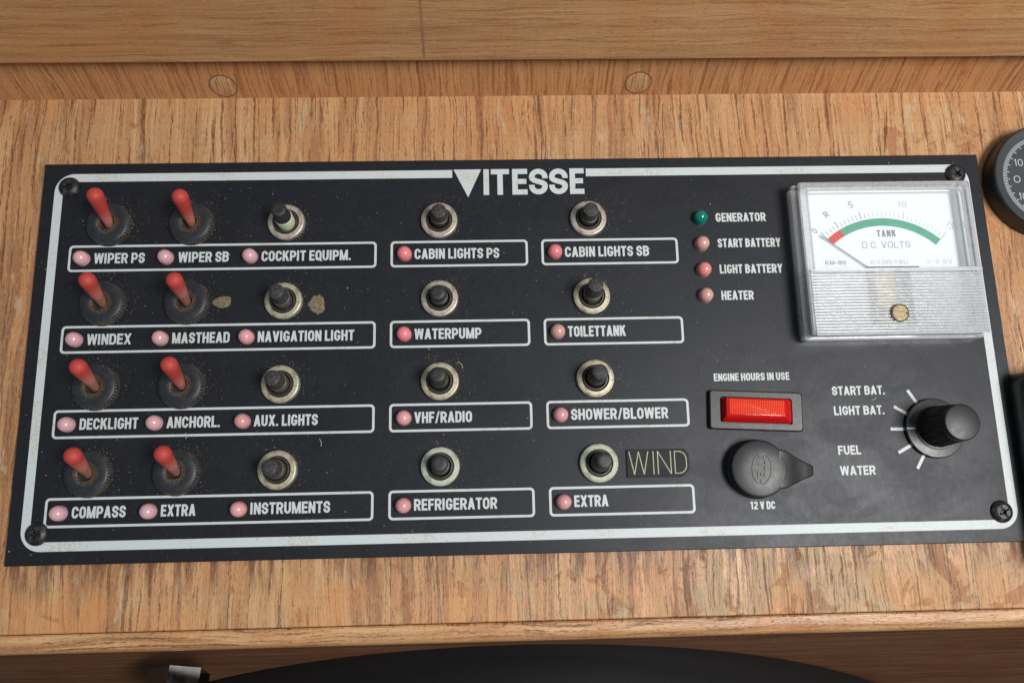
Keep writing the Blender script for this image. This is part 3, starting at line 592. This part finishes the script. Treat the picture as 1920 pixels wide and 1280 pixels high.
# ---- 12 V socket with its rubber cap
mb = MB(); mb.lathe([(9.9, 0), (9.9, 1.6), (9.5, 2.0)], 64); sk = tag(link('power_socket', mb.me('power_socket', M['black'], smooth=35), panel, (77.3, -43.7, 0)), 'round power socket with black rubber cap, above the 12 V DC label')
mb = MB(); mb.lathe([(9.2, 2.02), (9.55, 2.3), (9.55, 4.6), (9.2, 5.2), (8.6, 5.45), (4, 5.6), (.02, 5.62)], 72); cap = link('socket_cap', mb.me('socket_cap', M['rubber'], smooth=35), sk)
mb = MB()                                                   # pull tab: wide at the cap, tapering and dropping to the right
def tabsec(x, hw, z0, z1, e=.5): return [(x, -hw, z0), (x, hw, z0), (x, hw, z1 - e), (x, hw - e, z1), (x, -hw + e, z1), (x, -hw, z1 - e)]
mb.loops([tabsec(6.6, 6.6, 2.2, 5.55), tabsec(9.0, 6.2, 2.0, 5.2), tabsec(12, 4.8, 1.4, 4.0), tabsec(16, 2.9, .9, 2.9), tabsec(18.6, 1.9, .6, 2.5), tabsec(19.2, 1.5, .8, 2.1, .4)], True, True)
me = mb.me('pull_tab', M['black'], smooth=25); bm = bmesh.new(); bm.from_mesh(me); bmesh.ops.recalc_face_normals(bm, faces=bm.faces); bm.to_mesh(me); bm.free()
link('pull_tab', me, sk, (0, 0, 0), (0, 0, R(-3)))
mb = MB()                                                   # moulded oval emblem with a word across it
def raised(groups, z0, z1, tf=None):
    for gi, g in enumerate(groups):
        for q_ in g:
            a = sum(q_[k][0] * q_[(k + 1) % len(q_)][1] - q_[(k + 1) % len(q_)][0] * q_[k][1] for k in range(len(q_)))
            q2 = q_ if a >= 0 else q_[::-1]; zz = z1 + .003 * gi
            mb.loops([[(*p, z0) for p in q2], [(*p, zz) for p in q2]], False, True)
ov = [(3.2 * cos(2 * pi * i / 48), 5.0 * sin(2 * pi * i / 48)) for i in range(48)]
raised([[[tuple(p) for p in q_] for q_ in ribbon(ov, .3, True)]], 5.5, 5.85)
raised(text_polys('HELLA', 2.6, 1.25, -5.2, 10.4, s=.17, rot=R(90)), 5.5, 5.88)
link('emblem', mb.me('emblem', M['rubber']), sk, (.6, -.1, 0), (0, 0, R(-8)))

# ---- rotary selector knob
mb = MB(); mb.lathe([(10.2, 0.15), (10.3, .5), (10.2, 1.3), (9.9, 1.6), (7.4, 1.9), (7.2, 2.2)], 72)
kb = tag(link('rotary_knob', mb.me('rotary_knob', M['black'], smooth=35), panel, (140.4, -31.2, 0)), 'black fluted rotary selector knob beside the START BAT. and WATER labels')
mb = MB(); fl = lambda j, i, a: (-.28 if (i % 6) in (0, 1) else 0) if 1 <= j <= 3 else 0
mb.lathe([(7.1, 2.0), (6.95, 2.6), (6.5, 9), (6.15, 14.2), (6.1, 14.6), (5.75, 14.75), (5.95, 15.0), (6.0, 16.4), (5.7, 16.95), (5.2, 17.1), (.02, 17.1)], 108, fn=fl)
link('grip', mb.me('grip', M['gloss'], smooth=18), kb, (0.4, .4, 0), (0, 0, 0))
mb = MB(); add_groups(mb, [[[tuple(p) for p in q_] for q_ in ribbon([(-10.1, 0.05), (-7.0, .05)], .55)]], 1.95)
mb.v = [(x, y, 1.66 + (x + 9.9) * .11 + .06) for x, y, z in mb.v]
link('pointer_line', mb.me('pointer_line', M['gmark']), kb)

# ---- engraved tag stuck beside the last push button
mb = MB()
def tagloop(e, z): return [(33.8 + e, -45.6 + e, z), (52.4 - e * .6, -45.7 + e, z), (55.0 - e, -43.2 + e * .3, z), (55.0 - e, -38.2 - e * .3, z), (53.6 - e, -36.4 - e, z), (33.9 + e, -36.3 - e, z)]
mb.loops([tagloop(0, 0), tagloop(0, .55)], False, False, 1); mb.loops([tagloop(0, .55), tagloop(.14, .85)], False, True, 0)
tg = tag(link('engraved_tag', mb.me('engraved_tag', M['tagc'], M['tagl']), panel), 'small dark green plate engraved WIND')
mb = MB()
for ch, a, b_ in (('W', 34.5, 41.3), ('I', 42.4, 43.4), ('N', 44.2, 48.9), ('D', 50.0, 54.2)):
    h = 7.7
    if ch == 'I': mb.poly([(42.7, -44.7, .88), (43.0, -44.7, .88), (43.0, -37, .88), (42.7, -37, .88)])
    elif ch == 'D': add_groups(mb, [[[tuple(p) for p in q_] for q_ in ribbon([(50.1, -44.5), (50.1, -37.2)] + arcpts(51.4, -39.8, 2.6, 90, 0, 8) + arcpts(51.4, -41.9, 2.6, 0, -90, 8), .30, True)]], .88)
    else: add_groups(mb, [[[(a + p.x * h, -44.7 + p.y * h) for p in q_] for q_ in g] for g in glyph(ch, (b_ - a) / h, .042, 1)], .88)
link('lettering', mb.me('lettering', M['tagl']), tg)

# ---- panel voltmeter
X0, X1, Y0, Y1 = 97.0, 160.0, -.6, 56.2
mb = MB(); mb.loops([rrect(X0 + .5, X1 - .5, Y0 + .5, Y1 - .5, .8, .02), rrect(X0 + .5, X1 - .5, Y0 + .5, Y1 - .5, .8, 1.2)], False, True)  # base plate, made white to bounce light up through the clear cover
vm = tag(link('voltmeter', mb.me('voltmeter', M['dial']), panel), 'clear square voltmeter with white dial and green scale, top right of the panel')
mb = MB(); mb.box(99.6, 157.6, 23.2, 53.9, 4.4, 5.0); mb.box(99.6, 120.8, 1.8, 23.2, 4.2, 4.7); mb.box(136.6, 157.6, 1.8, 23.2, 4.2, 4.7)
link('dial_plate', mb.me('dial_plate', M['dial']), vm)
mb = MB(); mb.box(120.9, 136.5, 1.8, 23.1, 1.15, 1.3); link('movement_bay', mb.me('movement_bay', M['dialgrey']), vm)
mb = MB(); mb.box(124.4, 131.0, 5, 22.6, 1.3, 4.2); link('movement', mb.me('movement', M['brassbar']), vm)
# scale: coloured arc
ZD = 5.03
c_ = Vector((128.8, 22.9)); 
def circ(p, q, r):                                          # circle through three points
    ax, ay, bx, by, cx, cy = *p, *q, *r; d = 2 * (ax * (by - cy) + bx * (cy - ay) + cx * (ay - by))
    ux = ((ax * ax + ay * ay) * (by - cy) + (bx * bx + by * by) * (cy - ay) + (cx * cx + cy * cy) * (ay - by)) / d
    uy = ((ax * ax + ay * ay) * (cx - bx) + (bx * bx + by * by) * (ax - cx) + (cx * cx + cy * cy) * (bx - ax)) / d
    return ux, uy, math.hypot(ax - ux, ay - uy)
ox, oy, orr = circ((108.4, 35.8), (129.0, 43.3), (149.0, 35.2)); wa = 2.85
aL, aR = math.atan2(35.8 - oy, 108.4 - ox), math.atan2(35.2 - oy, 149.0 - ox)
am = aL + (aR - aL) * .135
def arcband(a0, a1, r0, r1, z, mi, mb, n=30):
    for i in range(n):
        p, q = a0 + (a1 - a0) * i / n, a0 + (a1 - a0) * (i + 1) / n
        mb.poly([(ox + r0 * cos(p), oy + r0 * sin(p), z), (ox + r1 * cos(p), oy + r1 * sin(p), z), (ox + r1 * cos(q), oy + r1 * sin(q), z), (ox + r0 * cos(q), oy + r0 * sin(q), z)][::-1], mi)
mb = MB(); arcband(aL, am, orr - wa, orr, ZD, 0, mb, 8); arcband(am, aR, orr - wa, orr, ZD, 1, mb)
link('scale_arc', mb.me('scale_arc', M['dred'], M['dgreen']), vm)
mb = MB()
for i in range(31):
    f = i / 30; a = aL + (aR - aL) * f; big = i in (0, 4, 10, 20, 30); r0 = orr + .55 if not i in (0, 30) else orr - .2; r1 = orr + (3.3 if big else 2.4)
    d = Vector((cos(a), sin(a))); add_groups(mb, [[[tuple(p) for p in q_] for q_ in ribbon([(ox + d.x * r0, oy + d.y * r0), (ox + d.x * r1, oy + d.y * r1)], .30 if big else .2)]], ZD, mi=0 if i < 12 else 1)
link('scale_ticks', mb.me('scale_ticks', M['inkmid'], M['inkfaint']), vm)
def dial_text(txt, h, x, y, wdt, mat, s, rot=0): lettering('lettering', txt, h, x, y, wdt, vm, M[mat], ZD, s=s, rot=rot, gap=.13)
dial_text('0', 2.3, 104.5, 37.7, 1.3, 'inkmid', .14, R(48)); dial_text('R', 2.3, 109.0, 43.6, 1.5, 'inkmid', .16, R(38)); dial_text('5', 2.4, 117.6, 47.2, 1.5, 'inkmid', .13, R(13))
dial_text('10', 2.4, 135.2, 47.3, 2.9, 'inkfaint', .12, R(-3)); dial_text('15', 2.4, 151.4, 40.4, 2.8, 'inkfaint', .12, R(-40))
dial_text('TANK', 2.5, 126.3, 36.4, 6.8, 'inkmid', .22); dial_text('D.C. VOLTS', 2.4, 120.6, 32.2, 17.2, 'inkmid', .10); dial_text('KM-66', 1.5, 106.8, 26.3, 7.3, 'inkmid', .17)
dial_text('KYORITSU', 1.45, 123.0, 26.3, 13.2, 'inkfaint', .15); dial_text('0-2.5V', 1.4, 142.6, 26.3, 9.6, 'inkfaint', .13)
mb = MB(); 
for i, (a, b_) in enumerate((((105.6, 36.9), (121.2, 25.0)),)):
    add_groups(mb, [[[tuple(p) for p in q_] for q_ in ribbon([a, b_], .33)]], 5.9)
mb.v = [(x, y, 5.9) for x, y, z in mb.v]; n0 = len(mb.v)
mb.loops([[(120.9, 24.6, 5.6), (139.5, 24.7, 5.6), (139.5, 25.1, 5.6), (120.9, 25.2, 5.6)], [(120.9, 24.6, 5.9), (139.5, 24.7, 5.9), (139.5, 25.1, 5.9), (120.9, 25.2, 5.9)]], True, True)
link('needle', mb.me('needle', M['ink']), vm)
# clear cover: stepped walls, window, ribbed lower half
mb = MB()
def rr_(e, z, r=1.2): return rrect(X0 + e, X1 - e, Y0 + e, Y1 - e, r, z, 4)
mb.loops([rr_(0, .05), rr_(0, 4.6), rr_(.5, 5.0), rr_(.8, 5.0), rr_(.8, 9.4), rr_(1.3, 10.0), rr_(2.6, 10.0), rr_(3.0, 9.5), rr_(3.2, 9.5), rr_(3.6, 9.9), rr_(4.0, 9.9), rr_(4.2, 9.2)], False, False)
mb.loops([rr_(2.3, .1), rr_(2.3, 7.4), rr_(4.1, 7.6), rr_(4.2, 9.2)], False, False)
link('cover_frame', mb.me('cover_frame', M['shell'], smooth=25), vm)
mb = MB(); mb.poly([(X0 + 4.2, 23.3, 9.2), (X1 - 4.2, 23.3, 9.2), (X1 - 4.2, Y1 - 4.2, 9.2), (X0 + 4.2, Y1 - 4.2, 9.2)]); link('window', mb.me('window', M['window']), vm)
mb = MB()
mb.box(X0 + 2.0, X1 - 1.0, 21.9, 23.3, 8.9, 10.5)
yy = 21.75; k = 0
while yy > .6:
    d = 1.0; n = 6
    sec = [(yy - d * i / n, 10.0 + .62 * sin(pi * i / n)) for i in range(n + 1)]
    nv = len(mb.v)
    for y, z in sec: mb.v += [(X0 + 2.0, y, z), (X1 - 1.2, y, z)]
    for i in range(n): mb.f.append([nv + 2 * i, nv + 2 * i + 2, nv + 2 * i + 3, nv + 2 * i + 1]); mb.m.append(0)
    yy -= d + .06
mb.box(X0 + 2.0, X1 - 1.0, Y0 + .5, yy, 8.9, 10.5)
link('ribbed_cover', mb.me('ribbed_cover', M['ribs'], smooth=60), vm)
mb = MB(); mb.lathe([(3.2, 9.6), (3.2, 10.9), (2.9, 11.2), (2.55, 11.3)], 40, cap1=False)
L_ = 40
top = [(2.55 * cos(2 * pi * i / L_), 2.55 * sin(2 * pi * i / L_), 11.3) for i in range(L_)]
slot = lambda w_, z: [(max(-2.45, min(2.45, x * .96)), max(-w_, min(w_, y)), z) for x, y, _ in top]
mb.loops([top, slot(.34, 11.3), slot(.33, 10.7)], False, True)
link('slotted_screw', mb.me('slotted_screw', M['brasscrew'], smooth=30), vm, (128.0, 7.3, 0), (0, 0, R(-8)))

# ---- dried glue spots left on the plate
def blob(cx, cy, rx_, ry_, seed):
    rnd = random.Random(seed); mb = MB(); N = 60; ph = [rnd.uniform(0, 6) for _ in range(4)]
    def lp(k_, z): return [(cx + k_ * rx_ * cos(a) * (1 + .05 * sin(2 * a + ph[0]) + .06 * sin(3 * a + ph[1]) + .05 * sin(5 * a + ph[2]) + .05 * sin(11 * a + ph[3])), cy + k_ * ry_ * sin(a) * (1 + .05 * sin(2 * a + ph[0]) + .06 * sin(3 * a + ph[1]) + .05 * sin(7 * a + ph[3]) + .05 * sin(11 * a + ph[2])), z) for a in [2 * pi * i / N for i in range(N)]]
    mb.loops([lp(1, .01), lp(.93, .14), lp(.75, .20), lp(.4, .16), lp(.05, .14)], False, True); return mb.me('glue_residue', M['glue'], smooth=60)
link('glue_residue', blob(-104.4, 17.6, 3.1, 2.2, 1), panel); link('glue_residue', blob(-71.6, 16.2, 2.9, 3.3, 5), panel)

# ================================================================== gauges at the right edge, standing on the wood
def gauge(y, label, marks):
    mb = MB(); mb.lathe([(21.0, 0), (21.0, 1.0), (20.7, 6.6), (20.3, 7.1)], 96, cap1=False)
    g = tag(link('round_gauge', mb.me('round_gauge', M['black'], smooth=35), None, (192.6, y, ZB)), label, 'gauge')
    mb = MB(); mb.lathe([(20.3, 7.1), (19.9, 7.35), (18.2, 7.2), (17.5, 6.9), (17.3, 6.0)], 96, cap1=False); link('bezel', mb.me('bezel', M['bezel'], smooth=35), g)
    mb = MB(); mb.lathe([(17.6, 6.0), (.02, 6.0)], 96); link('dial_face', mb.me('dial_face', M['gdial']), g)
    if marks:
        mb = MB()
        for i in range(-34, 35):
            a = pi + R(i * 2.15); L2 = 2.4 if i % 5 == 0 else 1.5
            add_groups(mb, [[[tuple(p) for p in q_] for q_ in ribbon([(16.8 * cos(a), 16.8 * sin(a)), ((16.8 - L2) * cos(a), (16.8 - L2) * sin(a))], .26)]], 6.05)
        for txt, x, yy_, wd in (('10', -12.0, 5.0, 3.3), ('0', -13.0, -1.4, 2.4), ('10', -12.2, -8.0, 3.3)):
            add_groups(mb, text_polys(txt, 2.7, x, yy_, wd, s=.12, mode=0), 6.06)
        link('scale', mb.me('scale', M['gmark']), g)
    mb = MB(); mb.lathe([(17.8, 7.0), (9, 7.2), (.02, 7.25)], 64); link('glass', mb.me('glass', M['window'], smooth=60), g)
    return g
gauge(58.0, 'round black gauge reading 10 0 10 on the wood at the upper right edge', True)
mb = MB()
bx = lambda e, z, y0=-80.0, y1=-12.6: rrect(168.7 + e, 222 - e, y0 + e, y1 - e, 5.0 - e * .5, z, 6)
mb.loops([[(max(x, 170.4), y, ZB) for x, y, z in bx(0, 0)], [(max(x, 170.4), y, .06) for x, y, z in bx(0, 0)], bx(0.3, .07), bx(0, .5), bx(.2, 8.5), bx(.9, 10.2), bx(2.2, 11.0)], False, True)
ib = tag(link('instrument_box', mb.me('instrument_box', M['black'], smooth=35)), 'black rounded instrument box cut off by the right edge, beside the rotary knob', 'instrument box')
mb = MB(); mb.loops([rrect(173, 218, -76, -17, 3, 11.01), rrect(173.4, 217.6, -75.6, -17.4, 2.8, 11.5)], False, True); link('front_plate', mb.me('front_plate', M['rubber'], smooth=30), ib)

# ================================================================== below the console edge
RH = 250
mb = MB(); mb.lathe([(RH + 4, -32), (RH + 6, -26), (RH + 5.5, -14), (RH + 2, -12.5), (RH + 1, -4), (RH + .2, -2.2), (RH - 1.4, -1.0), (RH - 2.4, -1.0), (RH - 3.4, .2), (RH - 5.4, .9), (RH - 7.4, .4), (RH - 14, .6), (RH - 40, 0), (20, -3), (.02, -3)], 220)  # wide back flange added in black to fill the shaded band above the rim
hs = tag(link('curved_housing', mb.me('curved_housing', M['gloss'], smooth=40), None, (-6, 0, 0)), 'black glossy curved housing below the wooden edge at the bottom', 'housing')
mb = MB(); mb.lathe([(RH + 2.2, -3.4), (RH + 2.4, -1.6), (RH + 1.4, -.2), (RH - .6, .9), (RH - 3, 1.5), (RH - 5.6, 1.2), (RH - 6.8, .2)], 220, cap1=False); link('rim', mb.me('rim', M['rim'], smooth=60), hs)
al = R(60); hs.rotation_euler = (al, 0, 0)
topp = Vector((-4, -135, -37)); ctr = topp - Vector((0, cos(al), sin(al))) * RH; hs.location = ctr * S
mb = MB()
hexa = lambda r, z: [(r * cos(R(60 * i + 30)), r * sin(R(60 * i + 30)), z) for i in range(6)]
mb.loops([hexa(10.8, 0), hexa(10.8, 8.5), hexa(9.8, 9.6)], True, True); mb.lathe([(5.2, 9.6), (5.2, 16), (4.6, 16.8)], 32)
tag(link('chrome_nut', mb.me('chrome_nut', M['chrome'], smooth=20), None, (-127, -110.5, -42), (R(68), 0, R(0))), 'chrome hex nut in the shade at the bottom left', 'nut')

# ================================================================== dust on the plate (nobody could count it)
mb = MB(); rnd = random.Random(3)
def fleck(x, y, s, mi, z=.02):
    n = rnd.choice((3, 4, 5)); a0 = rnd.uniform(0, 6); st = rnd.uniform(.6, 1.9)
    tl = rnd.uniform(-.3, .3); ph = rnd.uniform(0, 3.1)
    pts_ = []
    for i in range(n):
        a = a0 + 2 * pi * i / n; px, py = s * st * cos(a) * rnd.uniform(.6, 1.1), s * cos(0) * sin(a) * rnd.uniform(.6, 1.1)
        pts_.append((x + px * cos(ph) - py * sin(ph), y + px * sin(ph) + py * cos(ph), z + .05 + abs(tl) * s + tl * px))
    mb.poly(pts_, mi)
def clear_of(x, y): return not (96.5 < x < 160.5 and -1 < y < 56.7) and abs(x) < 169 and abs(y) < 68.8
for _ in range(3800):
    x, y = rnd.uniform(-169, 169), rnd.uniform(-68.5, 68.5)
    if clear_of(x, y): fleck(x, y, min(.30, .04 + rnd.expovariate(26)), (2 if rnd.random() < .07 else 0) if rnd.random() < .75 else 1)
sw = [((-144.9, -116.2)[c] , y, 7.8, 90) for c in range(2) for y in BY] + [((-83, -28.9, 24.4)[c], y, 6.5, 75) for c in range(3) for y in BY] + [(72, -14.5, 9, 60), (77.3, -43.7, 10, 40), (140, -31, 10.5, 40), (44, -36, 6, 70)]
for x0, y0, r0, n in sw:
    for _ in range(int(n * 1.6)):
        a = rnd.gauss(R(40), 1.2); r = r0 + rnd.expovariate(.45)
        x, y = x0 + r * cos(a), y0 + r * sin(a)
        if clear_of(x, y): fleck(x, y, rnd.uniform(.05, .17), 1 if rnd.random() < .6 else 0)
for x0, y0 in [(-144.9, y) for y in BY] + [(-116.2, y) for y in BY]:     # crumbs on the nuts
    for _ in range(34):
        a = rnd.gauss(R(40), 1.1); r = rnd.uniform(3.2, 7.0); fleck(x0 + r * cos(a), y0 + r * sin(a), rnd.uniform(.05, .13), 1, 3.1)
for px, py, ln, an in ((-68.9, -33, 2.6, 1.5), (120, -21, 2.0, .2), (-143, 12, 1.2, .9), (20, 57.5, 1.6, 1.2), (-21, -7.3, 3, 1.9), (-114, -29.6, 2.0, 1.4)):
    add_groups(mb, [[[tuple(p) for p in q_] for q_ in ribbon([(px, py), (px + ln * .5 * cos(an), py + ln * .5 * sin(an)), (px + ln * cos(an + .3), py + ln * sin(an + .3))], .17)]], .12, mi=2)
hair = [(137.0, 57.2), (137.2, 59.0), (137.8, 60.4), (138.8, 60.7)]
add_groups(mb, [[[tuple(p) for p in q_] for q_ in ribbon(hair, .3)]], .2, mi=3)
tag(link('dust', mb.me('dust', M['dust'], M['dustb'], M['lint'], M['hole'])), 'pale dust and crumbs scattered over the black panel', 'dust', None, 'stuff')
